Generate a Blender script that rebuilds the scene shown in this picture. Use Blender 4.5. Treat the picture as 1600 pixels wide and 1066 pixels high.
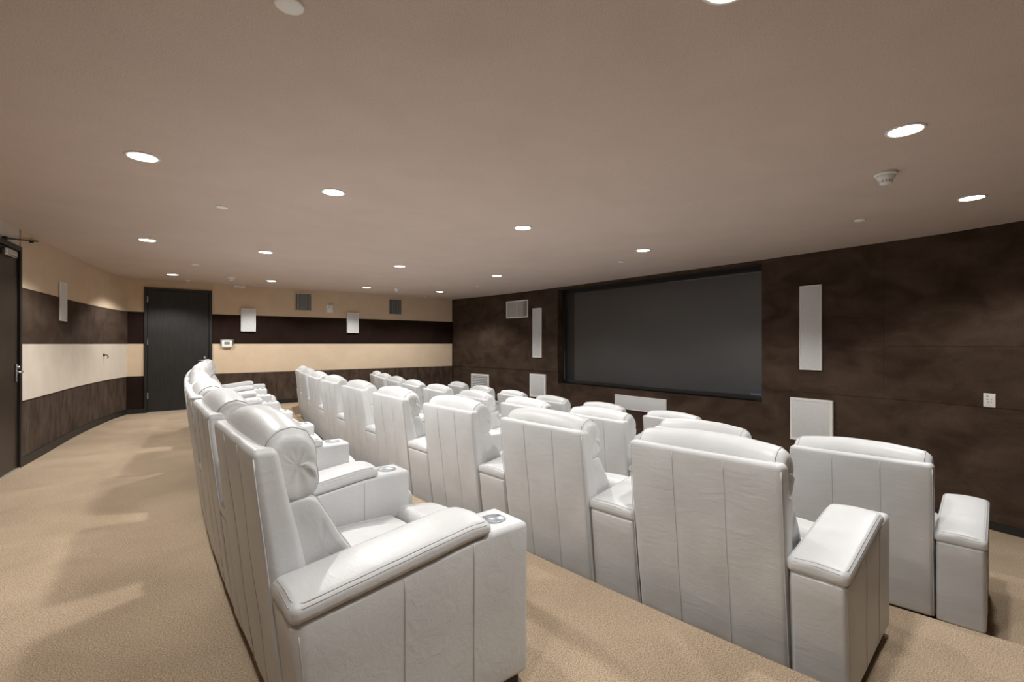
import bpy, bmesh, math, random
from mathutils import Vector, Matrix, noise
random.seed(7)
PI = math.pi
SC = bpy.context.scene
COL = SC.collection
for o in list(bpy.data.objects): bpy.data.objects.remove(o)

# ---------------------------------------------------------------- camera, world, exposure
CAM_H = 1.38                       # metres above the upper floor (z = 0)
cam_d = bpy.data.cameras.new('camera'); cam_d.sensor_width = 36.0
cam_d.lens = 36.0 * 750.0 / 1600.0
cam_d.shift_y = 4.0 / 1600.0
cam_d.clip_start = 0.05
cam = bpy.data.objects.new('camera', cam_d); COL.objects.link(cam)
cam.location = (0, 0, CAM_H); cam.rotation_euler = (PI/2, 0, -math.radians(38))
SC.camera = cam
w = bpy.data.worlds.new('world'); SC.world = w; w.use_nodes = True
w.node_tree.nodes['Background'].inputs[0].default_value = (0.9, 0.85, 0.8, 1)
w.node_tree.nodes['Background'].inputs[1].default_value = 0.0
SC.view_settings.view_transform = 'Standard'; SC.view_settings.look = 'None'
SC.view_settings.gamma = 1.0; SC.view_settings.use_curve_mapping = False
SC.view_settings.exposure = 0.40
DIM = (.76, 1.0, .88, .80, .45)             # the dimmed rows towards the door wall
LAMP_W = 128.0                      # each recessed lamp

# ---------------------------------------------------------------- materials
def mat(name, col, rough=0.6, metal=0.0, emit=None, est=0.0, spec=0.5):
    m = bpy.data.materials.new(name); m.use_nodes = True
    b = m.node_tree.nodes['Principled BSDF']
    b.inputs['Base Color'].default_value = (*col, 1); b.inputs['Roughness'].default_value = rough
    b.inputs['Metallic'].default_value = metal; b.inputs['Specular IOR Level'].default_value = spec
    if emit: b.inputs['Emission Color'].default_value = (*emit, 1); b.inputs['Emission Strength'].default_value = est
    return m

def noisy(name, c1, c2, scale=4, detail=5, rough=0.8, bump=0.2, bscale=120, spec=0.3, stretch=(1,1,1), fine=None, coord='Object', dist=0.01, p0=0.3, p1=0.7):
    m = mat(name, c1, rough, spec=spec); nt = m.node_tree; N = nt.nodes; L = nt.links; b = N['Principled BSDF']
    tc = N.new('ShaderNodeTexCoord'); mp = N.new('ShaderNodeMapping'); mp.inputs['Scale'].default_value = stretch
    L.new(tc.outputs[coord], mp.inputs[0])
    n1 = N.new('ShaderNodeTexNoise'); n1.inputs['Scale'].default_value = scale; n1.inputs['Detail'].default_value = detail
    n1.inputs['Distortion'].default_value = 0.6
    L.new(mp.outputs[0], n1.inputs['Vector'])
    r = N.new('ShaderNodeValToRGB'); r.color_ramp.elements[0].position = p0; r.color_ramp.elements[1].position = p1
    r.color_ramp.elements[0].color = (*c1, 1); r.color_ramp.elements[1].color = (*c2, 1)
    L.new(n1.outputs['Fac'], r.inputs[0])
    out = r.outputs[0]
    n2 = N.new('ShaderNodeTexNoise'); n2.inputs['Scale'].default_value = bscale; n2.inputs['Detail'].default_value = 3
    L.new(mp.outputs[0], n2.inputs['Vector'])
    if fine:
        mx = N.new('ShaderNodeMix'); mx.data_type = 'RGBA'; mx.blend_type = 'MULTIPLY'; mx.inputs['Factor'].default_value = 1
        r2 = N.new('ShaderNodeValToRGB'); r2.color_ramp.elements[0].position = .35; r2.color_ramp.elements[1].position = .65
        a, c = fine; r2.color_ramp.elements[0].color = (a, a, a, 1); r2.color_ramp.elements[1].color = (c, c, c, 1)
        L.new(n2.outputs['Fac'], r2.inputs[0]); L.new(out, mx.inputs['A']); L.new(r2.outputs[0], mx.inputs['B']); out = mx.outputs['Result']
    L.new(out, b.inputs['Base Color'])
    bp = N.new('ShaderNodeBump'); bp.inputs['Strength'].default_value = bump; bp.inputs['Distance'].default_value = dist
    L.new(n2.outputs['Fac'], bp.inputs['Height']); L.new(bp.outputs[0], b.inputs['Normal'])
    return m

def leather():
    m = mat('white_leather', (.80, .785, .765), .42, spec=.45); nt = m.node_tree; N = nt.nodes; L = nt.links; b = N['Principled BSDF']
    tc = N.new('ShaderNodeTexCoord')
    n0 = N.new('ShaderNodeTexNoise'); n0.inputs['Scale'].default_value = 3.5; n0.inputs['Detail'].default_value = 4; L.new(tc.outputs['Object'], n0.inputs['Vector'])
    r = N.new('ShaderNodeValToRGB'); r.color_ramp.elements[0].position = .3; r.color_ramp.elements[1].position = .7
    r.color_ramp.elements[0].color = (.535, .54, .545, 1); r.color_ramp.elements[1].color = (.61, .615, .62, 1)
    L.new(n0.outputs['Fac'], r.inputs[0]); L.new(r.outputs[0], b.inputs['Base Color'])
    mp = N.new('ShaderNodeMapping'); mp.inputs['Scale'].default_value = (1, .35, 1); L.new(tc.outputs['Object'], mp.inputs[0])
    n1 = N.new('ShaderNodeTexNoise'); n1.inputs['Scale'].default_value = 17; n1.inputs['Detail'].default_value = 4; n1.inputs['Distortion'].default_value = 1.2; L.new(mp.outputs[0], n1.inputs['Vector'])
    n2 = N.new('ShaderNodeTexVoronoi'); n2.inputs['Scale'].default_value = 260; L.new(tc.outputs['Object'], n2.inputs['Vector'])
    b1 = N.new('ShaderNodeBump'); b1.inputs['Strength'].default_value = .21; b1.inputs['Distance'].default_value = .008; L.new(n1.outputs['Fac'], b1.inputs['Height'])
    b2 = N.new('ShaderNodeBump'); b2.inputs['Strength'].default_value = .1; b2.inputs['Distance'].default_value = .002; L.new(n2.outputs['Distance'], b2.inputs['Height'])
    L.new(b1.outputs[0], b2.inputs['Normal']); L.new(b2.outputs[0], b.inputs['Normal'])
    return m

M = {}
M['leather'] = leather()
M['thread'] = mat('seam_thread', (.44, .435, .43), .6)
M['plinth'] = mat('black_plinth', (.012, .01, .009), .6)
M['cup'] = mat('cup_steel', (.40, .43, .46), .42, .8)
M['carpet'] = noisy('tan_carpet', (.41, .315, .22), (.51, .395, .28), 1.6, 5, .95, .6, 165, .1, fine=(.5, 1.2), dist=.007)
M['suede'] = noisy('brown_suede', (.044, .027, .018), (.092, .062, .044), 2.2, 7, .9, .3, 160, .15, stretch=(1, 1, 1.7), fine=(.7, 1.15), dist=.004)
M['suede_dark'] = noisy('dark_brown_suede', (.016, .008, .006), (.026, .014, .010), 2.2, 7, .9, .3, 160, .12, fine=(.75, 1.15), dist=.004)
M['suede_base'] = noisy('mid_brown_suede', (.044, .029, .021), (.105, .073, .053), 5, 7, .9, .3, 160, .15, stretch=(1.6, 1.6, .6), fine=(.7, 1.15), dist=.004)
M['beige'] = noisy('beige_fabric', (.66, .52, .37), (.71, .565, .41), 3, 5, .9, .25, 180, .15, fine=(.9, 1.05), dist=.003)
M['beige_cool_lit'] = noisy('cool_lit_beige_fabric', (.66, .585, .49), (.71, .64, .55), 3, 5, .9, .25, 180, .15, fine=(.9, 1.05), dist=.003)  # the beige again, with the left wall's cooler light put into its colour
M['ceiling'] = noisy('taupe_ceiling', (.63, .52, .455), (.67, .555, .485), 2, 5, .92, .35, 150, .15, fine=(.9, 1.06), dist=.004)
M['black'] = mat('black_trim', (.012, .011, .010), .5)
M['door'] = noisy('black_wood', (.016, .015, .014), (.026, .024, .022), 30, 5, .5, .15, 60, .35, stretch=(1, 1, .12))
M['door_brown'] = noisy('dark_walnut', (.022, .014, .010), (.035, .023, .016), 30, 5, .4, .1, 60, .4, stretch=(1, 1, .1))
M['chrome'] = mat('satin_chrome', (.62, .65, .68), .25, .95)
M['white'] = mat('white_plastic', (.85, .84, .82), .5)
M['cover'] = mat('bright_white_enamel', (.95, .945, .93), .4)
M['grille'] = noisy('grey_grille', (.66, .67, .68), (.71, .72, .73), 40, 2, .6, .2, 500, .3)
M['vent_dark'] = mat('grey_louvre', (.40, .41, .40), .5)
M['dark'] = mat('dark_hole', (.01, .01, .01), .8)
M['screen'] = mat('grey_gain_screen', (.12, .12, .122), .40, 1.0)
M['bezel'] = mat('bezel_black', (.010, .010, .010), .4)
M['lcd'] = mat('lcd_grey', (.22, .24, .22), .3)
M['lens'] = mat('lamp_lens', (.9, .9, .9), .5, emit=(1, .97, .92), est=12)
M['logo'] = mat('logo_blue', (.10, .22, .40), .4)
M['strip'] = mat('metal_threshold', (.6, .57, .52), .35, .6)

# ---------------------------------------------------------------- mesh helpers
class MB:
    def __init__(s): s.v = []; s.f = []; s.mi = []; s.mats = []; s.sm = []
    def slot(s, m):
        if m not in s.mats: s.mats.append(m)
        return s.mats.index(m)
    def add(s, vs, fs, m, smooth=True):
        o = len(s.v); s.v += [tuple(p) for p in vs]; k = s.slot(m)
        for f in fs: s.f.append(tuple(i + o for i in f)); s.mi.append(k); s.sm.append(smooth)
        return s
    def mesh(s, name):
        me = bpy.data.meshes.new(name); me.from_pydata(s.v, [], s.f)
        for m in s.mats: me.materials.append(m)
        me.polygons.foreach_set('material_index', s.mi); me.polygons.foreach_set('use_smooth', s.sm)
        bm = bmesh.new(); bm.from_mesh(me); bmesh.ops.recalc_face_normals(bm, faces=bm.faces); bm.to_mesh(me); bm.free()
        me.update(); return me
    def build(s, name, parent=None):
        o = bpy.data.objects.new(name, s.mesh(name)); COL.objects.link(o)
        if parent: o.parent = parent
        return o
    def box(s, lo, hi, m, bev=0.0, R=None):
        lo, hi = Vector(lo), Vector(hi)
        if bev > 0:
            return s.rbox(lo, hi, bev, (0, 0, 0), m, R=R, cs=1, smooth=False)
        P = [Vector((x, y, z)) for x in (lo.x, hi.x) for y in (lo.y, hi.y) for z in (lo.z, hi.z)]
        if R: P = [R @ p for p in P]
        return s.add(P, [(0,1,3,2),(4,6,7,5),(0,4,5,1),(2,3,7,6),(0,2,6,4),(1,5,7,3)], m, False)
    def rbox(s, lo, hi, r, div, m, deform=None, R=None, cs=3, smooth=True):
        """box with rounded edges; div = interior cuts per axis, cs = cuts per rounded edge; deform maps each vertex"""
        lo, hi = Vector(lo), Vector(hi); c = (lo + hi) / 2; h = (hi - lo) / 2; r = min(r, min(h) * .999)
        tk = []
        for a in range(3):
            t = [-h[a] + r * (1 - math.tan(PI/4 * (1 - k / cs))) for k in range(cs)]
            inner = [-h[a] + r + (2 * (h[a] - r)) * k / (div[a] + 1) for k in range(div[a] + 2)]
            u = [-q for q in reversed(t)]
            L = t + inner + u; tk.append(L)
        idx = {}; vs = []; fs = []
        def vid(i, j, k):
            key = (i, j, k)
            if key not in idx:
                p = Vector((tk[0][i], tk[1][j], tk[2][k]))
                q = Vector([max(-(h[a] - r), min(h[a] - r, p[a])) for a in range(3)])
                d = p - q
                if d.length > 1e-9: p = q + d.normalized() * r
                p = p + c
                if deform: p = Vector(deform(p.x, p.y, p.z))
                if R: p = R @ p
                idx[key] = len(vs); vs.append(p)
            return idx[key]
        n = [len(t) for t in tk]
        for a in range(3):
            b, d = (a + 1) % 3, (a + 2) % 3
            for e in (0, n[a] - 1):
                for i in range(n[b] - 1):
                    for j in range(n[d] - 1):
                        q = []
                        for (di, dj) in ((0,0),(1,0),(1,1),(0,1)):
                            key = [0, 0, 0]; key[a] = e; key[b] = i + di; key[d] = j + dj; q.append(vid(*key))
                        fs.append(tuple(q if e else reversed(q)))
        return s.add(vs, fs, m, smooth)
    def tube(s, pts, r, m, n=6, closed=False):
        P = [Vector(p) for p in pts]; vs = []; fs = []; N = len(P)
        for i, p in enumerate(P):
            a = P[i-1] if (i > 0 or closed) else p; b = P[(i+1) % N] if (i < N-1 or closed) else p
            t = (b - a).normalized(); up = Vector((0,0,1)) if abs(t.z) < .9 else Vector((1,0,0))
            x = t.cross(up).normalized(); y = t.cross(x)
            for k in range(n): an = 2*PI*k/n; vs.append(p + x*(r*math.cos(an)) + y*(r*math.sin(an)))
        for i in range(N if closed else N-1):
            j = (i+1) % N
            for k in range(n): l = (k+1) % n; fs.append((i*n+k, i*n+l, j*n+l, j*n+k))
        if not closed: fs += [tuple(range(n-1, -1, -1)), tuple((N-1)*n+k for k in range(n))]
        return s.add(vs, fs, m)
    def lathe(s, prof, m, n=28, c=(0,0,0), sx=1, smooth=True):
        vs = []; fs = []; k = len(prof)
        for (r, z) in prof:
            for i in range(n): a = 2*PI*i/n; vs.append((c[0] + r*math.cos(a)*sx, c[1] + r*math.sin(a), c[2] + z))
        for j in range(k-1):
            for i in range(n): l = (i+1) % n; fs.append((j*n+i, j*n+l, (j+1)*n+l, (j+1)*n+i))
        if prof[0][0] > 1e-6: fs.append(tuple(range(n)))
        if prof[-1][0] > 1e-6: fs.append(tuple((k-1)*n + i for i in range(n)))
        return s.add(vs, fs, m, smooth)
    def loft(s, prof, ys, scale, m, deform=None):
        """closed (x,z) profile swept along y; scale(t) shrinks it about its centroid near the ends"""
        cx = sum(p[0] for p in prof)/len(prof); cz = sum(p[1] for p in prof)/len(prof); n = len(prof); vs = []; fs = []
        for y, e in zip(ys, scale):
            for (x, z) in prof:
                p = (cx + (x-cx)*e, y, cz + (z-cz)*e)
                vs.append(deform(*p) if deform else p)
        for i in range(len(ys)-1):
            for k in range(n): l = (k+1) % n; fs.append((i*n+k, i*n+l, (i+1)*n+l, (i+1)*n+k))
        fs += [tuple(range(n)), tuple((len(ys)-1)*n + k for k in range(n))]
        return s.add(vs, fs, m)
    def strip(s, P, off, z0, z1, m, smooth=False):
        """wall piece: plan polyline P (room side) thickened by off to its outside, from z0 to z1"""
        n = len(P); nor = []
        for i in range(n):
            a = Vector(P[max(i-1, 0)]); b = Vector(P[min(i+1, n-1)]); t = (b - a).normalized(); nor.append(Vector((t.y, -t.x)))
        vs = []; fs = []
        for i in range(n):
            p = Vector(P[i]); q = p + nor[i]*off
            vs += [(p.x,p.y,z0),(p.x,p.y,z1),(q.x,q.y,z1),(q.x,q.y,z0)]
        for i in range(n-1):
            for k in range(4): l = (k+1) % 4; fs.append((4*i+k, 4*i+l, 4*i+4+l, 4*i+4+k))
        fs += [(0,1,2,3), tuple(4*(n-1)+k for k in (3,2,1,0))]
        return s.add(vs, fs, m, smooth)

def catmull(P, k=5, closed=True):
    out = []; n = len(P)
    for i in range(n if closed else n-1):
        g = lambda j: Vector(P[j % n]) if closed else Vector(P[max(0, min(n-1, j))])
        p0, p1, p2, p3 = g(i-1), g(i), g(i+1), g(i+2)
        for t in range(k):
            u = t/k
            out.append(tuple(.5*((2*p1) + (p2-p0)*u + (2*p0-5*p1+4*p2-p3)*u*u + (3*p1-p0-3*p2+p3)*u**3)))
    return out

def empty(name, loc, rz=0, label=None, cat=None, group=None):
    o = bpy.data.objects.new(name, None); COL.objects.link(o); o.location = loc; o.rotation_euler = (0, 0, rz); o.empty_display_size = .1
    if label: o['label'] = label
    if cat: o['category'] = cat
    if group: o['group'] = group
    return o
def structure(o): o['kind'] = 'structure'; return o
def copy_tree(o, parent=None):
    c = o.copy(); COL.objects.link(c)
    if parent: c.parent = parent
    for ch in list(o.children): copy_tree(ch, c)
    return c
def lerp(x, pts):
    if x <= pts[0][0]: return pts[0][1]
    for (a, u), (b, v) in zip(pts, pts[1:]):
        if x <= b: return u + (v-u)*(x-a)/(b-a)
    return pts[-1][1]

# ---------------------------------------------------------------- room shell  (x = towards the screen, y = along the rows)
CEIL = 2.653
LEFT = [(-.55,-2.0),(-.92,-.5),(-1.15,1.2),(-1.27,3.0),(-1.29,4.6),(-1.22,5.9),(-1.105,7.1),(-.947,8.16),(-.716,9.76),(-.40,11.25),(-.158,12.02)]
LEFT = [tuple(p) for p in catmull(LEFT, 4, False)] + [(-.158, 12.02)]
F_L = [(7.22,12.0),(7.42,10.6),(7.52,9.2),(7.538,7.948)]
F_M = [(7.538,7.948),(7.50,3.418)]
F_R = [(7.50,3.418),(7.445,2.6),(7.41,1.9),(7.36,1.25),(7.22,.6),(7.0,-.4),(6.75,-1.2),(6.5,-2.0)]
Z0, Z1, Z2, Z3 = 0.0, -.20, -.40, -.63
ZB1, ZB2, ZB3 = .735, 1.38, 2.005     # band borders above the upper floor

def arc(x0, k, y0): return lambda y: x0 + k*(y - y0)**2
ROW_X = {3: arc(.265, .0135, 3.0), 2: arc(2.045, .0155, 4.6), 1: arc(3.6, .0178, 4.3), 0: arc(5.39, .0124, 4.0)}
ROW_S = {3: lambda y: 2*.0135*(y-3.0), 2: lambda y: 2*.0155*(y-4.6), 1: lambda y: 2*.0178*(y-4.3), 0: lambda y: 2*.0124*(y-4.0)}
NOSE = {2: lambda y: ROW_X[2](y) - .06 + .45*max(0, min(1, (y-11.3)/.5)), 1: lambda y: ROW_X[1](y) - .21, 0: lambda y: ROW_X[0](y) - .24}

def make_floor():
    b = MB(); ys = [-2.15 + 14.3*i/44 for i in range(45)]
    rows = []
    for y in ys:
        a, c, d = NOSE[2](y), NOSE[1](y), NOSE[0](y); e = .018
        xs = [(-1.6,Z0),(a-e,Z0),(a-e*.3,Z0-e*.3),(a,Z0-e),(a,Z1),(c-e,Z1),(c-e*.3,Z1-e*.3),(c,Z1-e),(c,Z2),(d-e,Z2),(d-e*.3,Z2-e*.3),(d,Z2-e),(d,Z3),(7.85,Z3),(7.85,-.85),(-1.6,-.85)]
        rows.append([(x, y, z) for x, z in xs])
    n = len(rows[0]); vs = [p for r in rows for p in r]; fs = []
    for i in range(len(ys)-1):
        for k in range(n): l = (k+1) % n; fs.append((i*n+k, i*n+l, (i+1)*n+l, (i+1)*n+k))
    fs += [tuple(range(n)), tuple((len(ys)-1)*n+k for k in range(n))]
    b.add(vs, fs, M['carpet'], False); return structure(b.build('floor'))
make_floor()
structure(MB().box((-1.6,-2.15,CEIL), (7.85,12.2,CEIL+.12), M['ceiling']).build('ceiling'))

# left wall: curved, with the doorway near the camera
D1Y0, D1Y1 = 6.48, 7.60               # doorway in the left wall
def cut(P, y0, y1):
    def at(y):
        for a, b in zip(P, P[1:]):
            if a[1] <= y <= b[1]: t = (y-a[1])/(b[1]-a[1]); return (a[0]+(b[0]-a[0])*t, y)
    return [at(y0)] + [p for p in P if y0+.01 < p[1] < y1-.01] + [at(y1)]
LA, LB, LDOOR = cut(LEFT, -1.999, D1Y0), cut(LEFT, D1Y1, 12.019), cut(LEFT, D1Y0, D1Y1)
wl = structure(MB().strip(LA, -.14, -.85, CEIL, M['suede_base']).strip(LB, -.14, -.85, CEIL, M['suede_base']).strip(LDOOR, -.14, 2.455, CEIL, M['beige_cool_lit']).build('wall_left'))
def bands(parent, P, gap=.004):
    MB().strip(P, .014, ZB3+gap, CEIL, M['beige']).build('beige_panel', parent)
    MB().strip(P, .020, ZB2, ZB3, M['suede']).build('brown_panel', parent)
    MB().strip(P, .014, ZB1, ZB2-gap, M['beige_cool_lit']).build('beige_panel', parent)
bands(wl, LA); bands(wl, LB)
structure(MB().strip(LB, .022, 0, .10, M['black']).strip(LA, .022, 0, .10, M['black']).build('baseboard_left'))

# back wall with the far door (y = 12)
BY = 12.0; DX0, DX1, DZ = .11, 1.26, 2.50
wb = MB().box((-.6,BY+.02,-.85),(DX0,BY+.16,CEIL),M['suede_dark']).box((DX1,BY+.02,-.85),(7.6,BY+.16,CEIL),M['suede_dark']).box((DX0,BY+.02,DZ),(DX1,BY+.16,CEIL),M['beige'])
wb.box((DX0,BY+.12,-.85),(DX1,BY+.16,DZ),M['black']); wb = structure(wb.build('wall_back'))
for (x0, x1) in ((-.30, DX0), (DX1, 7.18)):
    MB().box((x0,BY+.004,ZB3+.004),(x1,BY+.03,CEIL),M['beige']).build('beige_panel', wb)
    MB().box((x0,BY-.002,ZB2),(x1,BY+.03,ZB3),M['suede_dark']).build('brown_panel', wb)
    MB().box((x0,BY+.004,ZB1),(x1,BY+.03,ZB2-.004),M['beige']).build('beige_panel', wb)
    MB().box((x0,BY-.002,-.70),(x1,BY+.03,ZB1-.004),M['suede_dark'if x0<0 else 'suede_base']).build('brown_panel', wb)
NB = [NOSE[k](BY) for k in (2, 1, 0)]
structure(MB().box((DX1,BY-.024,0),(NB[0],BY-.002,.09),M['black']).box((-.2,BY-.024,0),(DX0,BY-.002,.09),M['black']).box((NB[0],BY-.024,Z1),(NB[1],BY-.002,Z1+.09),M['black']).box((NB[1],BY-.024,Z2),(NB[2],BY-.002,Z2+.09),M['black']).box((NB[2],BY-.024,Z3),(7.2,BY-.002,Z3+.09),M['black']).build('baseboard_back'))

# front wall with the screen recess
OZ0, OZ1 = .475, 2.60
def off(P, d):
    n = len(P); out = []
    for i in range(n):
        a = Vector(P[max(i-1,0)]); b = Vector(P[min(i+1,n-1)]); t = (b-a).normalized(); out.append((P[i][0]-t.y*d*-1, P[i][1]+t.x*d*-1))
    return out
wf = MB()
for P in (F_L, F_R): wf.strip(P, -.22, -.85, CEIL, M['suede'])
wf.strip(F_M, -.22, -.85, OZ0, M['suede']).strip(F_M, -.22, OZ1, CEIL, M['suede'])
wf.box((7.70,3.3,OZ0-.02),(7.76,8.05,OZ1+.02),M['bezel'])
wf = structure(wf.build('wall_front'))
MB().strip(F_L, .013, ZB1, CEIL, M['suede']).build('upper_panel', wf)
# to the right of the screen: upholstered panels with fine joints
def sub(P, a, b):
    # part of polyline P (running towards -y) between y=a and y=b, a>b
    Q = [(p[0], -p[1]) for p in P]; return [(x, -y) for x, y in cut(Q, -a, -b)]
for (a, b) in ((3.417, 1.88), (1.876, -.2), (-.204, -1.99)):
    for (z0, z1) in ((.69, 1.345), (1.349, CEIL)):
        MB().strip(sub(F_R, a, b), .005, z0, z1, M['suede']).build('upper_panel', wf)
structure(MB().strip(F_R, .02, Z3, Z3+.085, M['black']).strip(F_L, .02, Z3, Z3+.085, M['black']).strip(F_M, .02, Z3, Z3+.085, M['black']).build('baseboard_front'))
structure(MB().box((-1.4,-2.14,-.85),(6.8,-2.0,CEIL),M['suede_base']).build('wall_right'))

# ---------------------------------------------------------------- doors
def lever(parent, R, side=1):
    k = MB().rbox((-.022,-.012,-.10),(.022,0,.10),.006,(0,0,0),M['chrome'],R=R)
    k.tube([R@Vector((0,-.01,.01)), R@Vector((0,-.055,.01)), R@Vector((side*-.03,-.062,.01)), R@Vector((side*-.13,-.058,.008))], .0095, M['chrome'], 8)
    k.tube([R@Vector((0,-.008,.06)), R@Vector((0,-.03,.06))], .014, M['chrome'], 8)
    return k.build('door_handle', parent)
d2 = structure(empty('door_2', (.685, BY, 0)))
j = MB(); hw = (DX1-DX0)/2
j.box((-hw,-.03,0),(-hw+.05,.10,DZ),M['black'],.004).box((hw-.05,-.03,0),(hw,.10,DZ),M['black'],.004).box((-hw+.05,-.03,DZ-.05),(hw-.05,.10,DZ),M['black'],.004)
j.build('door_frame', d2)
MB().box((-hw+.055,-.004,.012),(hw-.055,.04,DZ-.055),M['door'],.003).build('door_leaf', d2)
for z in (.28, 1.36, 2.20): MB().box((-hw+.048,-.034,z),(-hw+.066,-.002,z+.12),M['chrome'],.003).build('hinge', d2)
lever(d2, Matrix.Translation((hw-.13,-.006,1.02)))
MB().box((-hw+.05,-.03,0),(hw-.05,.06,.012),M['strip'],.003).build('threshold', d2)

pa, pb = Vector(LDOOR[0]), Vector(LDOOR[-1]); dv = (pb-pa); ang = math.atan2(dv.y, dv.x); dl = dv.length
d1 = structure(empty('door_1', (pa.x, pa.y, 0), ang))       # local x along the wall, -y into the room
j = MB().box((0,-.025,0),(.055,.10,2.455),M['black'],.004).box((dl-.055,-.025,0),(dl,.10,2.455),M['black'],.004).box((.055,-.025,2.40),(dl-.055,.10,2.455),M['black'],.004).build('door_frame', d1)
MB().box((.06,0,.012),(dl-.06,.045,2.395),M['door_brown'],.003).build('door_leaf', d1)
lever(d1, Matrix.Translation((dl-.115,-.002,1.06)))
MB().box((.06,-.02,0),(dl-.06,.05,.010),M['strip'],.003).build('threshold', d1)
MB().rbox((dl-.56,-.06,2.29),(dl-.26,-.001,2.37),.02,(0,0,0),M['chrome']).build('door_closer', d1)
MB().box((0,.06,0),(dl,.12,2.455),M['dark']).build('door_backing', d1)

# ---------------------------------------------------------------- recliner parts
W = .79; G = .05; HT = 1.04; RAKE = .115
def rear(z): return -RAKE*(z-G)/(HT-G)
THK = [(.05,.24),(.35,.21),(.6,.125),(HT,.078)]
LT = M['leather']; TH = M['thread']
def shell_mesh():
    b = MB()
    def d(x, y, z):
        t = lerp(z, THK); xx = rear(z) + (x + .5)*t
        f = (y/W + .5)*3; puff = abs(math.sin(PI*f))**.45
        if x < 0: xx -= .007*puff*(1-((z-.55)/.5)**4 if abs(z-.55) < .5 else 0)*max(0, min(1, (-x-.3)/.1))
        wv = noise.noise(Vector((y*6, z*4, x*2+3)))*.004
        sx = .004*noise.noise(Vector((x*3, z*3.5, 9 if y > 0 else 2)))
        return (xx + wv, y + sx, z)
    # the rounding is made in a unit-thick block that d() squeezes to the real thickness
    def dd(x, y, z): return d(x/.10, y, z)
    b.rbox((-.05,-W/2,G),(.05,W/2,HT),.026,(2,33,22),LT,dd)
    for y in (-W/6, W/6):
        b.tube([Vector(dd(-.05, y, G+.01 + (HT-G-.035)*i/20)) + Vector((-.0015,0,0)) for i in range(21)], .0022, TH, 5)
    for y in (-W/2+.012, W/2-.012):
        b.tube([Vector(dd(-.0495, y, G+.02 + (HT-G-.05)*i/20)) + Vector((.002,.006*(1 if y>0 else -1),0)) for i in range(21)], .0022, LT, 5)
    return b.mesh('back_shell')
def ends(n, half, e0):
    """stations along a cushion: full section, then a short rounded shoulder down to a flat end of scale e0"""
    ys = [-1 + 2*i/n for i in range(n+1)]; st = [(t*(half-.055), 1.0) for t in ys]
    sh = [(half-.055 + .055*math.sin(PI/2*k/5), 1 - (1-e0)*(1-math.cos(PI/2*k/5))) for k in range(1, 6)]
    st = [(-y, e) for y, e in reversed(sh)] + st + sh
    cap = [(half*.994, e0*.75), (half*.990, e0*.45), (half*.988, e0*.15)]
    st = [(-y, e) for y, e in reversed(cap)] + st + cap
    return [p[0] for p in st], [p[1] for p in st]
def fold(p, c, amp, half, seed):
    # small gathers radiating from the middle of a cushion's end, fading along its length
    x, y, z = p; e = max(0, (abs(y)/half - .70)/.30)**1.5; an = math.atan2(z-c[1], x-c[0])
    a = amp*e*(noise.noise(Vector((math.cos(an)*4.5, math.sin(an)*4.5, seed)))) + .0035*noise.noise(Vector((x*9, y*7, z*9+seed)))
    return (x + a*math.cos(an)*.7, y - (.5*a if y > 0 else -.5*a), z + a*math.sin(an)*.7)
def seam(b, prof, y, e, half, i0, i1, deform):
    cx = sum(p[0] for p in prof)/len(prof); cz = sum(p[1] for p in prof)/len(prof)
    k = min(1, (y - (half-.055))/.055); e0 = .74 if half > .38 else .86
    e = 1 - (1-e0)*(1-math.sqrt(max(0, 1-k*k)))
    for s in (-1, 1): b.tube([deform(cx + (x-cx)*e*1.006, s*y, cz + (z-cz)*e*1.006) for x, z in prof[i0:i1]], .0026, TH, 5)
def headrest_mesh():
    prof = [(-.075,1.00),(-.076,1.055),(-.050,1.102),(-.002,1.126),(.050,1.116),(.086,1.075),(.099,1.015),(.095,.978),(.104,.945),(.104,.900),(.090,.862),(.05,.835),(-.02,.835),(-.05,.90)]
    prof = catmull([Vector(p) for p in prof], 3); ys, sc = ends(22, .383, .74); c = (.03,.985)
    dz = lambda y, z: -.036*(abs(y)/.38)**2.1*max(0, min(1, (z-.88)/.2))
    b = MB().loft(prof, ys, sc, LT, lambda x, y, z: fold((x, y, z + dz(y, z)), c,   .014, .383, 1))
    seam(b, prof, .350, .958, .383, 2, 32, lambda x, y, z: fold((x, y, z + dz(y, z)), c,   .014, .383, 1))
    return b.mesh('headrest')
def lumbar_mesh():
    prof = [(-.04,.85),(.03,.872),(.084,.858),(.118,.80),(.165,.72),(.218,.63),(.270,.54),(.300,.47),(.27,.43),(.10,.42),(.02,.5),(-.01,.62),(-.03,.75)]
    prof = catmull([Vector(p) for p in prof], 3); ys, sc = ends(20, .378, .86)
    b = MB().loft(prof, ys, sc, LT, lambda x, y, z: fold((x + .016*math.cos(PI*y/.76), y, z), (.1,.62), .010, .378, 4))
    seam(b, prof, .352, .97, .378, 4, 23, lambda x, y, z: fold((x + .016*math.cos(PI*y/.76), y, z), (.1,.62), .010, .378, 4))
    return b.mesh('back_cushion')
def seat_mesh():
    def d(x, y, z):
        k = math.cos(PI*y/.80)*math.cos(PI*(x-.45)/.75)
        return (x, y, z + (.035*k if z > .36 else 0) + .004*noise.noise(Vector((x*9, y*9, z))))
    b = MB().rbox((.16,-.385,.24),(.735,.385,.445),.045,(8,10,2),LT,d)
    b.tube([d(.20+.5*i/14, y, .4455) for y in (-.30,) for i in range(15)], .002, TH, 5)
    b.tube([d(.20+.5*i/14, y, .4455) for y in (.30,) for i in range(15)], .002, TH, 5)
    return b.mesh('seat_cushion')
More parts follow.
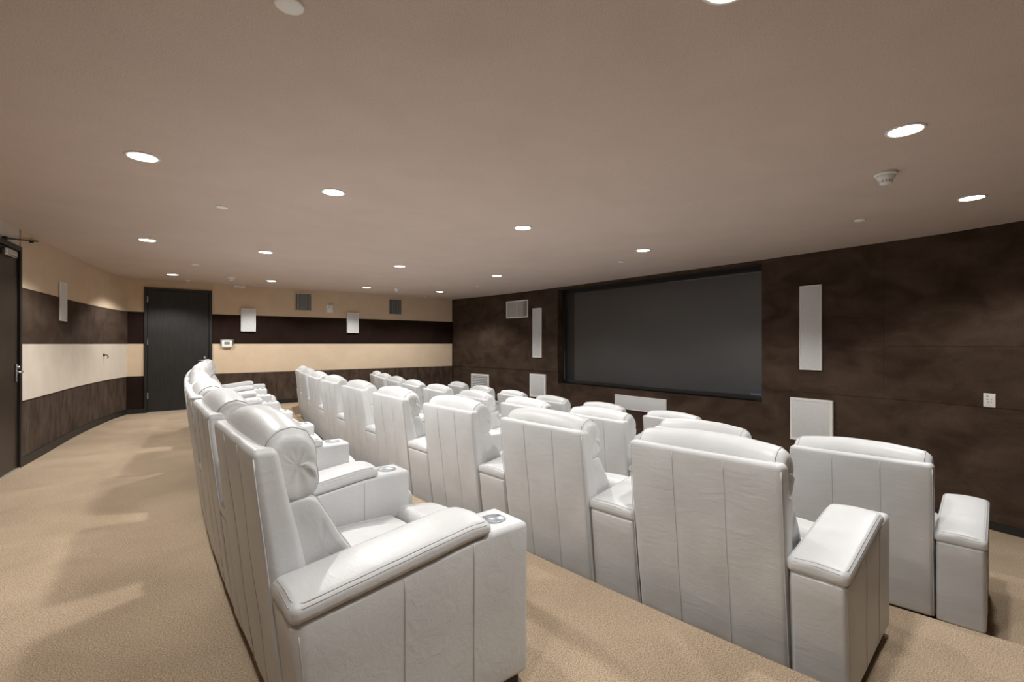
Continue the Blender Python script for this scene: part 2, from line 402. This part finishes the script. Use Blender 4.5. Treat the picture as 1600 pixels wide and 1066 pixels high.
def footrest_mesh():
    def d(x, y, z):
        k = math.cos(PI*y/.82); return (x + (.02*k if x > .9 else 0), y, z + (.02*k if z > .4 else 0) - max(0, x-.74)*.12)
    b = MB().rbox((.735,-.375,.34),(.985,.375,.49),.055,(4,10,1),LT,d)
    b.rbox((.70,-.37,.07),(.945,.37,.365),.02,(2,6,2),LT)
    return b.mesh('footrest')
def base_mesh():
    return MB().rbox((.10,-.385,.06),(.72,.385,.26),.01,(0,0,0),LT,cs=1).mesh('seat_base')
def plinth_mesh():
    return MB().box((.03,-W/2+.03,0),(.86,W/2-.03,.075),M['plinth']).mesh('plinth')
def ztop(x): return lerp(x, [(-.05,.560),(.62,.655),(.9,.658)])
AF = .85                               # front of the arm box
def arm_meshes(w):
    """box of the arm with a bored cup well, the pad on it, the steel cup; origin on the middle line of the arm"""
    b = MB()
    def d(x, y, z):
        u = (z - G)/(.66 - G); zz = G + u*(ztop(x) - G)
        xx = x if x > .06 else x + rear(zz)*(1 - max(0, x)/.06)
        return (xx + (0), y + .003*noise.noise(Vector((x*5, z*5, 3 if y > 0 else 8))), zz)
    b.rbox((0,-w/2,G),(AF,w/2,.66),.022,(9,1,5),LT,d)
    me = b.mesh('arm')
    tmp = bpy.data.objects.new('tmp', me); COL.objects.link(tmp)
    k = MB().lathe([(.046,.50),(.046,.80)], LT, 28, (.755,0,0)).build('tmp_well')
    md = tmp.modifiers.new('well', 'BOOLEAN'); md.operation = 'DIFFERENCE'; md.object = k; md.solver = 'EXACT'
    dg = bpy.context.evaluated_depsgraph_get(); ev = tmp.evaluated_get(dg)
    me2 = bpy.data.meshes.new_from_object(ev); me2.name = 'arm'
    bpy.data.objects.remove(tmp); bpy.data.objects.remove(k)
    s = MB(); s.v = [tuple(v.co) for v in me2.vertices]; s.f = [tuple(p.vertices) for p in me2.polygons]
    s.mats = [LT]; s.mi = [0]*len(s.f); s.sm = [len(f) == 4 and p.area < .03 for f, p in zip(s.f, me2.polygons)]
    for x in (.30, .58):
        for sy in (-1, 1): s.tube([Vector(d(x, sy*w/2, .07+.57*i/12)) + Vector((0, sy*.0005, 0)) for i in range(13)], .0020, TH, 5)
    for sy in (-1, 1): s.tube([Vector(d(.012, sy*w/2, .06+.55*i/12)) + Vector((-.004, -sy*.004, 0)) for i in range(13)], .0022, TH, 5)
    body = s.mesh('arm')
    # pad
    p = MB(); L0, L1 = -.055, .665; hw = w/2 + .008
    def e(x, y, z):
        t = max(0, (x - .50)/.165); cr = math.cos(PI*y/(2.5*hw))
        top = .056 + .020*cr - .020*t**3
        zz = ztop(x) - .004 + (z/.07)*top
        return (x + .006*noise.noise(Vector((y*14, z*14, 1))) - (RAKE*.06 if x < 0 else 0), y, zz + .0025*noise.noise(Vector((x*11, y*11, z*9))))
    p.rbox((L0,-hw,0),(L1,hw,.07),.028,(14,5,0),LT,e,cs=4)
    for (ins, h) in ((.004,.056),(.013,.0665)):
        q = []
        c = .03
        pl = [(L0+ins+c,-hw+ins),(L1-ins-c,-hw+ins),(L1-ins-.3*c,-hw+ins+.3*c),(L1-ins,-hw+ins+c),(L1-ins,hw-ins-c),(L1-ins-.3*c,hw-ins-.3*c),(L1-ins-c,hw-ins),(L0+ins+c,hw-ins),(L0+ins+.3*c,hw-ins-.3*c),(L0+ins,hw-ins-c),(L0+ins,-hw+ins+c),(L0+ins+.3*c,-hw+ins+.3*c)]
        for i in range(len(pl)):
            a, bq = Vector(pl[i]), Vector(pl[(i+1) % len(pl)]); n = max(1, int((bq-a).length/.06))
            for k2 in range(n): u = a + (bq-a)*k2/n; q.append(e(u.x, u.y, h))
        p.tube(q, .0019, TH, 5, True)
    pad = p.mesh('arm_pad')
    c = MB().lathe([(.050,.6555),(.0515,.6595),(.048,.6615),(.0445,.659),(.0435,.60),(.040,.585),(.0,.583)], M['cup'], 28, (.755,0,0)).mesh('cup_holder')
    pl = MB().box((.05,-w/2+.02,0),(AF-.04,w/2-.02,.075),M['plinth']).mesh('arm_plinth')
    return body, pad, c, pl
PARTS = {'back_shell': shell_mesh(), 'seat_base': base_mesh(), 'plinth': plinth_mesh(), 'seat_cushion': seat_mesh(), 'footrest': footrest_mesh(), 'back_cushion': lumbar_mesh(), 'headrest': headrest_mesh()}
ARMS = {'narrow': arm_meshes(.19), 'end': arm_meshes(.225), 'wide': arm_meshes(.31)}
AW = {'narrow': .19, 'end': .225, 'wide': .31}
def child(name, me, parent, y=0):
    o = bpy.data.objects.new(name, me); COL.objects.link(o); o.parent = parent; o.location.y = y; return o
def add_arm(root, kind, y, sy=1):
    b, p, c, pl = ARMS[kind]; a = child('arm', b, root, y); a.scale.y = sy
    child('arm_pad', p, a); k = child('cup_holder', c, a); k['label'] = 'round steel cup holder'; child('arm_plinth', pl, a)['label'] = 'black recessed plinth'
def recliner(x, y, z, a, label, group, left, lw, right=None):
    r = empty('recliner', (x, y, z), a, label, 'recliner', group)
    for n, me in PARTS.items(): child(n, me, r)
    add_arm(r, left, W/2 + lw/2, (lw-.012)/AW[left])
    if right: add_arm(r, right, -(W/2 + AW[right]/2 + .004))
    return r
ORD = ['', 'second', 'third', 'fourth', 'fifth', 'sixth', 'seventh', 'eighth', 'ninth']
ROWS = [
    (3, Z0, [2.10 + 1.005*i for i in range(8)], 'narrow', 'back row along the left aisle'),
    (2, Z1, [1.34, 2.45, 3.57, 4.76, 5.88, 7.05, 8.18, 9.30, 10.40], 'wide', 'third row from the screen'),
    (1, Z2, [1.13, 2.23, 3.32, 4.47, 5.63, 6.82, 7.93, 9.00, 10.05, 11.06], 'wide', 'second row from the screen'),
    (0, Z3, [3.64, 4.84, 6.01, 7.18, 8.36, 9.55], 'wide', 'front row nearest the screen')]
for (rw, z, ys, kind, txt) in ROWS:
    for i, y in enumerate(ys):
        sl = ROW_S[rw](y); a = -math.atan(sl)
        if rw == 2: a *= .85
        x = ROW_X[rw](y) + RAKE
        last = i == len(ys)-1
        if i == 0: lab = 'white leather recliner at the near end of the ' + txt
        elif last: lab = 'white leather recliner at the far end of the ' + txt
        else: lab = ORD[i] + ' white leather recliner from the near end of the ' + txt
        pitch = (ys[i+1]-y)/math.cos(a) if not last else W + .225
        recliner(x, y, z, a, lab, 'white recliners in the ' + txt, 'end' if last else kind, pitch - W, 'end' if i == 0 else None)

# ---------------------------------------------------------------- ceiling fittings
lens_me = MB().lathe([(.082,-.004),(.04,-.007),(0,-.008)], M['lens'], 28).mesh('lens')
trim_me = MB().lathe([(.100,0),(.098,-.006),(.086,-.008),(.082,-.004),(.082,.0)], M['white'], 28).mesh('trim_ring')
LAMPS = [
 (1.655,.866,'recessed ceiling lamp overhead, above the near end of the back row'),
 (3.607,.81,'large bright recessed ceiling lamp near the right, above the smoke detector'),
 (5.74,.83,'recessed ceiling lamp at the far right close to the brown wall'),
 (.03,4.12,'large recessed ceiling lamp at left over the carpeted aisle'),
 (1.30,4.10,'recessed ceiling lamp right of the large left lamp, over the back row'),
 (3.34,4.08,'recessed ceiling lamp over the middle of the room left of the screen top'),
 (5.43,4.05,'recessed ceiling lamp in front of the top edge of the screen'),
 (.10,7.40,'recessed ceiling lamp over the aisle, second from the far door'),
 (1.41,7.37,'recessed ceiling lamp over the far half of the back row'),
 (3.40,7.35,'recessed ceiling lamp in the middle, second lamp row from the door wall'),
 (5.32,7.27,'recessed ceiling lamp left of the screen, second lamp row from the door wall'),
 (.52,10.81,'small far recessed ceiling lamp just in front of the black door'),
 (2.15,10.68,'far recessed ceiling lamp between the two wall speakers and the door'),
 (4.09,10.57,'far recessed ceiling lamp in front of the strobe on the door wall'),
 (5.86,10.38,'far recessed ceiling lamp close to the corner by the screen wall'),
 (.05,.87,'recessed ceiling lamp over the aisle behind the camera position')]
proto_lamp = None
LD = []
for k in DIM:
    ld = bpy.data.lights.new('lamp_glow', 'SPOT'); ld.energy = LAMP_W*k; ld.color = (1, .985, .955); ld.spot_size = math.radians(136); ld.spot_blend = .35; ld.shadow_soft_size = .07; LD.append(ld)
for x, y, lab in LAMPS:
    r = empty('recessed_lamp', (x, y, CEIL), 0, lab, 'ceiling lamp', 'recessed lamps in the ceiling')
    child('trim_ring', trim_me, r); child('lens', lens_me, r)
    g = bpy.data.objects.new('lamp_glow', LD[4 if y < 3 and x < .5 else 3 if y > 10 else 2 if y > 7 else 1 if y > 3 else 0]); COL.objects.link(g); g.parent = r; g.location = (0, 0, -.03)

cover_me = MB().lathe([(.052,0),(.052,-.008),(.046,-.012),(0,-.013)], M['cover'], 24).mesh('cover_plate')
for x, y, lab in [(.45,1.93,'round white sprinkler cover plate at the very top of the picture'),(.62,5.18,'round white sprinkler cover plate over the aisle, between two lamps'),
                  (.736,9.20,'small round white sprinkler cover plate near the far door'),(5.87,1.69,'round white sprinkler cover plate left of the far right lamp'),
                  (5.93,4.83,'round white sprinkler cover plate in front of the screen top'),(5.96,8.88,'tiny round white sprinkler cover plate near the front left corner')]:
    o = bpy.data.objects.new('sprinkler_cover', cover_me); COL.objects.link(o); o.location = (x, y, CEIL)
    o['label'] = lab; o['category'] = 'sprinkler cover'; o['group'] = 'sprinkler covers in the ceiling'
def detector(x, y, lab):
    r = empty('smoke_detector', (x, y, CEIL), random.random(), lab, 'smoke detector', 'smoke detectors on the ceiling'); r.scale = (1.15, 1.15, 1.15)
    MB().lathe([(.062,0),(.062,-.016),(.058,-.020)], M['white'], 28).build('mounting_base', r)
    MB().lathe([(.052,-.020),(.050,-.034),(.038,-.052),(.034,-.068),(.030,-.074),(0,-.075)], M['white'], 28).build('sensor_head', r)
    b = MB()
    for k in range(12):
        for z in (-.058, -.066):
            R = Matrix.Rotation(2*PI*k/12, 4, 'Z'); b.box((.031,-.005,z),(.0372 if z > -.06 else .0352,.005,z+.005),M['dark'],R=R)
    b.build('vent_slot', r)
detector(4.396, 1.104, 'white smoke detector at right below the large bright lamp')
detector(1.404, 10.44, 'white smoke detector near the far black door')
detector(4.71, 10.33, 'white smoke detector near the far vent on the door wall')
def pendent(x, y, lab):
    r = empty('fire_sprinkler', (x, y, CEIL), 0, lab, 'sprinkler', 'small fittings at the ceiling by the door wall')
    MB().lathe([(.045,0),(.04,-.008),(.012,-.012),(.012,-.03),(0,-.03)], M['white'], 16).build('cup', r)
    MB().lathe([(.022,-.032),(.022,-.036),(0,-.036)], M['white'], 16).build('deflector', r)
pendent(.81, 11.6, 'tiny pale sprinkler head right above the black door')
pendent(6.05, 11.5, 'tiny pale sprinkler head in the far corner above the right vent')

# ---------------------------------------------------------------- fittings on the door wall
def wall_box(name, label, cat, P, rz, w, h, d, group=None): return empty(name, P, rz, label, cat, group)
def speaker(P, rz, w, h, d, label, group, fr=.014):
    """local x along the wall, -y into the room, origin at bottom centre on the wall face"""
    r = empty('wall_speaker', P, rz, label, 'speaker', group)
    b = MB().box((-w/2,-d,0),(-w/2+fr,0,h),M['white'],.003).box((w/2-fr,-d,0),(w/2,0,h),M['white'],.003).box((-w/2+fr,-d,0),(w/2-fr,0,fr),M['white'],.003).box((-w/2+fr,-d,h-fr),(w/2-fr,0,h),M['white'],.003)
    b.build('frame', r)
    MB().rbox((-w/2+fr,-d+.004,fr),(w/2-fr,0,h-fr),.003,(0,0,0),M['grille'],cs=1).build('grille', r)
    return r
speaker((1.94,BY-.002,1.65),0,.29,.50,.07,'pale grey box speaker on the door wall beside the black door','box speakers on the door wall')
speaker((4.267,BY-.002,1.645),0,.285,.51,.07,'pale grey box speaker on the door wall between the two vents','box speakers on the door wall')
def vent(P, rz, w, h, label, group, frame='white', slat='vent_dark', n=12, vertical=True, mid=False, fr=.03, back='dark'):
    r = empty('air_vent', P, rz, label, 'vent', group); d = .018
    F = M[frame]
    b = MB().box((-w/2,-d,0),(-w/2+fr,0,h),F,.003).box((w/2-fr,-d,0),(w/2,0,h),F,.003).box((-w/2+fr,-d,0),(w/2-fr,0,fr),F,.003).box((-w/2+fr,-d,h-fr),(w/2-fr,0,h),F,.003)
    if mid: b.box((-.012,-d,fr),(.012,0,h-fr),F,.002)
    b.build('frame', r)
    MB().box((-w/2+fr,-.002,fr),(w/2-fr,.0,h-fr),M[back]).build('backing', r)
    me = None
    for i in range(n):
        t = (i+.5)/n
        if vertical: c = Vector((-w/2+fr+(w-2*fr)*t, -.009, h/2)); R = Matrix.Translation(c) @ Matrix.Rotation(.6,4,'Z'); lo, hi = (-.011,-.0015,-h/2+fr),(.011,.0015,h/2-fr)
        else: c = Vector((0,-.009, fr+(h-2*fr)*t)); R = Matrix.Translation(c) @ Matrix.Rotation(.6,4,'X'); lo, hi = (-w/2+fr,-.010,-.0015),(w/2-fr,.010,.0015)
        if me is None: me = MB().box(lo, hi, M[slat]).mesh('slat')
        o = child('slat', me, r); o.matrix_local = R
    return r
vent((3.104,BY+.003,2.14),0,.415,.445,'grey louvred vent high on the door wall above the left box speaker side','vents on the door wall','beige')
vent((5.425,BY+.003,2.135),0,.415,.445,'grey louvred vent high on the door wall nearest the screen corner','vents on the door wall','beige')
r = empty('fire_strobe', (3.71,BY+.004,2.135), 0, 'small white fire strobe on the door wall between vent and speaker', 'strobe')
MB().rbox((-.075,-.05,0),(.075,0,.20),.012,(0,0,0),M['white']).build('housing', r)
MB().rbox((-.045,-.072,.105),(.045,-.045,.175),.01,(0,0,0),M['grille']).build('lens', r)
r = empty('thermostat', (1.54,BY-.002,1.30), 0, 'small white control box with grey display beside the black door', 'control panel')
MB().rbox((-.105,-.06,0),(.085,0,.15),.012,(0,0,0),M['white']).build('housing', r)
MB().box((-.06,-.064,.06),(.04,-.058,.12),M['lcd']).build('display', r)
MB().box((-.135,-.045,.06),(-.105,-.002,.168),M['chrome'],.004).box((.085,-.045,.05),(.115,-.002,.168),M['chrome'],.004).box((-.135,-.012,.155),(.115,-.002,.168),M['chrome'],.003).build('bracket', r)
r = empty('ceiling_box', (1.764,BY-.05,CEIL), 0, 'slim white box at the ceiling edge above the left wall speaker', 'box')
MB().rbox((-.11,-.05,-.045),(.11,.04,0),.008,(0,0,0),M['white']).build('housing', r)
MB().box((-.09,-.054,-.034),(.09,-.048,-.012),M['grille']).build('cover', r)

# ---------------------------------------------------------------- fittings on the left wall
def on_left(y):
    for a, b in zip(LEFT, LEFT[1:]):
        if a[1] <= y <= b[1]: t = (y-a[1])/(b[1]-a[1]); return (a[0]+(b[0]-a[0])*t, math.atan2(b[1]-a[1], b[0]-a[0]))
x, a = on_left(9.02); speaker((x+.02*math.sin(a), 9.02, 1.69), a, .30, .53, .018, 'tall pale speaker on the curved left wall between the two doors', 'flat wall speakers', .016)
x, a = on_left(10.95)
r = empty('wall_hook', (x+.014*math.sin(a), 10.95, 1.18), a, 'tiny black fitting on the lower beige band of the left wall', 'wall fitting')
MB().lathe([(.03,0),(.03,.008),(0,.009)], M['black'], 14).build('rosette', r).rotation_euler = (PI/2,0,0)
MB().tube([(0,-.005,0),(0,-.05,.0),(0,-.065,-.035),(0,-.05,-.06)], .008, M['black'], 8).build('hook', r)
x, a = on_left(7.66)
r = empty('wall_rod', (x+.014*math.sin(a), 7.66, 2.545), a, 'thin dark metal rod on the beige wall above the left door', 'rod')
MB().tube([(-.60,-.03,-.085),(.32,-.03,.05)], .008, M['door'], 8).build('bar', r)
MB().box((.16,-.036,.005),(.19,0,.035),M['door'],.003).build('bracket', r); MB().box((-.54,-.036,-.088),(-.51,0,-.056),M['door'],.003).build('bracket', r)

# ---------------------------------------------------------------- screen and fittings on the front wall
FA = math.atan2(3.418-7.948, 7.50-7.538)         # running towards -y; room lies at local -y
def on_front(y):
    P = F_L + F_M[1:] + F_R[1:]
    for a, b in zip(P, P[1:]):
        if b[1] <= y <= a[1]: t = (y-a[1])/(b[1]-a[1]); return (a[0]+(b[0]-a[0])*t, math.atan2(b[1]-a[1], b[0]-a[0]))
cx, cy = (7.538+7.50)/2, (7.948+3.418)/2
s = empty('cinema_screen', (cx, cy, OZ0), FA, 'wide black cinema screen recessed in the brown front wall', 'screen')
hw = (7.948-3.418)/2 - .006
MB().box((-hw+.03,.165,.085),(hw-.03,.185,2.03),M['screen'],.002).build('screen_panel', s)
for lo, hi in (((-hw,.14,.02),(hw,.19,.085)), ((-hw,.14,2.03),(hw,.19,2.06)), ((-hw,.14,.085),(-hw+.03,.19,2.03)), ((hw-.03,.14,.085),(hw,.19,2.03))):
    MB().box(lo, hi, M['bezel'], .004).build('bezel', s)
MB().tube([(-hw+.034,.163,.09),(-hw+.034,.163,2.025),(hw-.034,.163,2.025)], .005, M['vent_dark'], 6).build('edge_trim', s)
b = MB()
for k, w_ in enumerate((.020,.012,.022,.016,.02,.018)): b.box((hw-.24+.028*k,.161,.098),(hw-.24+.028*k+w_,.166,.098+.024),M['logo'])
b.build('emblem', s)['label'] = 'small blue maker mark'
for sx in (-1, 1): MB().box((sx*(hw-.10)-.04,.13,-.0),(sx*(hw-.10)+.04,.2,.02),M['bezel'],.004).build('foot', s)

def front_at(y, z, proud=None):
    if proud is None: proud = .013 if y > 7.9 else .005
    x, a = on_front(y); return (x + proud*math.sin(a), y - proud*math.cos(a), z), a
P, a = front_at(9.38, 2.02); vent(P, a, .80, .435, 'wide white double vent high on the front wall left of the screen', None, 'white', 'white', 16, False, True, back='vent_dark')
P, a = front_at(8.63, 1.05); speaker(P, a, .31, 1.17, .03, 'tall slim white speaker just left of the screen', 'flat wall speakers', .02)
P, a = front_at(10.86, .12, 0); vent(P, a, .72, .43, 'low white louvred panel on the front wall nearest the far corner', None, 'white', 'grille', 7, False, fr=.05, back='vent_dark')
P, a = front_at(8.62, .10, 0); speaker(P, a, .56, .556, .03, 'low square white speaker below the tall slim speaker left of the screen', 'flat wall speakers', .05)
P, a = front_at(5.68, .10, 0); speaker(P, a, 1.18, .27, .03, 'long horizontal pale speaker low below the screen', 'flat wall speakers', .012)
P, a = front_at(2.715, .0, 0); speaker(P, a, .55, .605, .04, 'square white speaker low on the wall right of the screen', 'flat wall speakers', .035)
P, a = front_at(2.72, 1.01); speaker(P, a, .285, 1.185, .03, 'tall pale speaker high on the brown wall right of the screen', 'flat wall speakers', .012)
P, a = front_at(.912, .69)
r = empty('outlet_plate', P, a, 'white audio outlet plate with small sockets on the brown wall at far right', 'outlet')
MB().rbox((-.05,-.008,0),(.05,0,.15),.004,(0,0,0),M['white'],cs=1).build('plate', r)
for (x, z, w_) in ((-.014,.118,.020),(-.014,.086,.020),(.018,.086,.010),(-.010,.054,.012),(.016,.054,.010),(-.004,.03,.006)):
    MB().box((x-w_/2,-.0095,z-.006),(x+w_/2,-.007,z+.006),M['vent_dark']).build('socket', r)
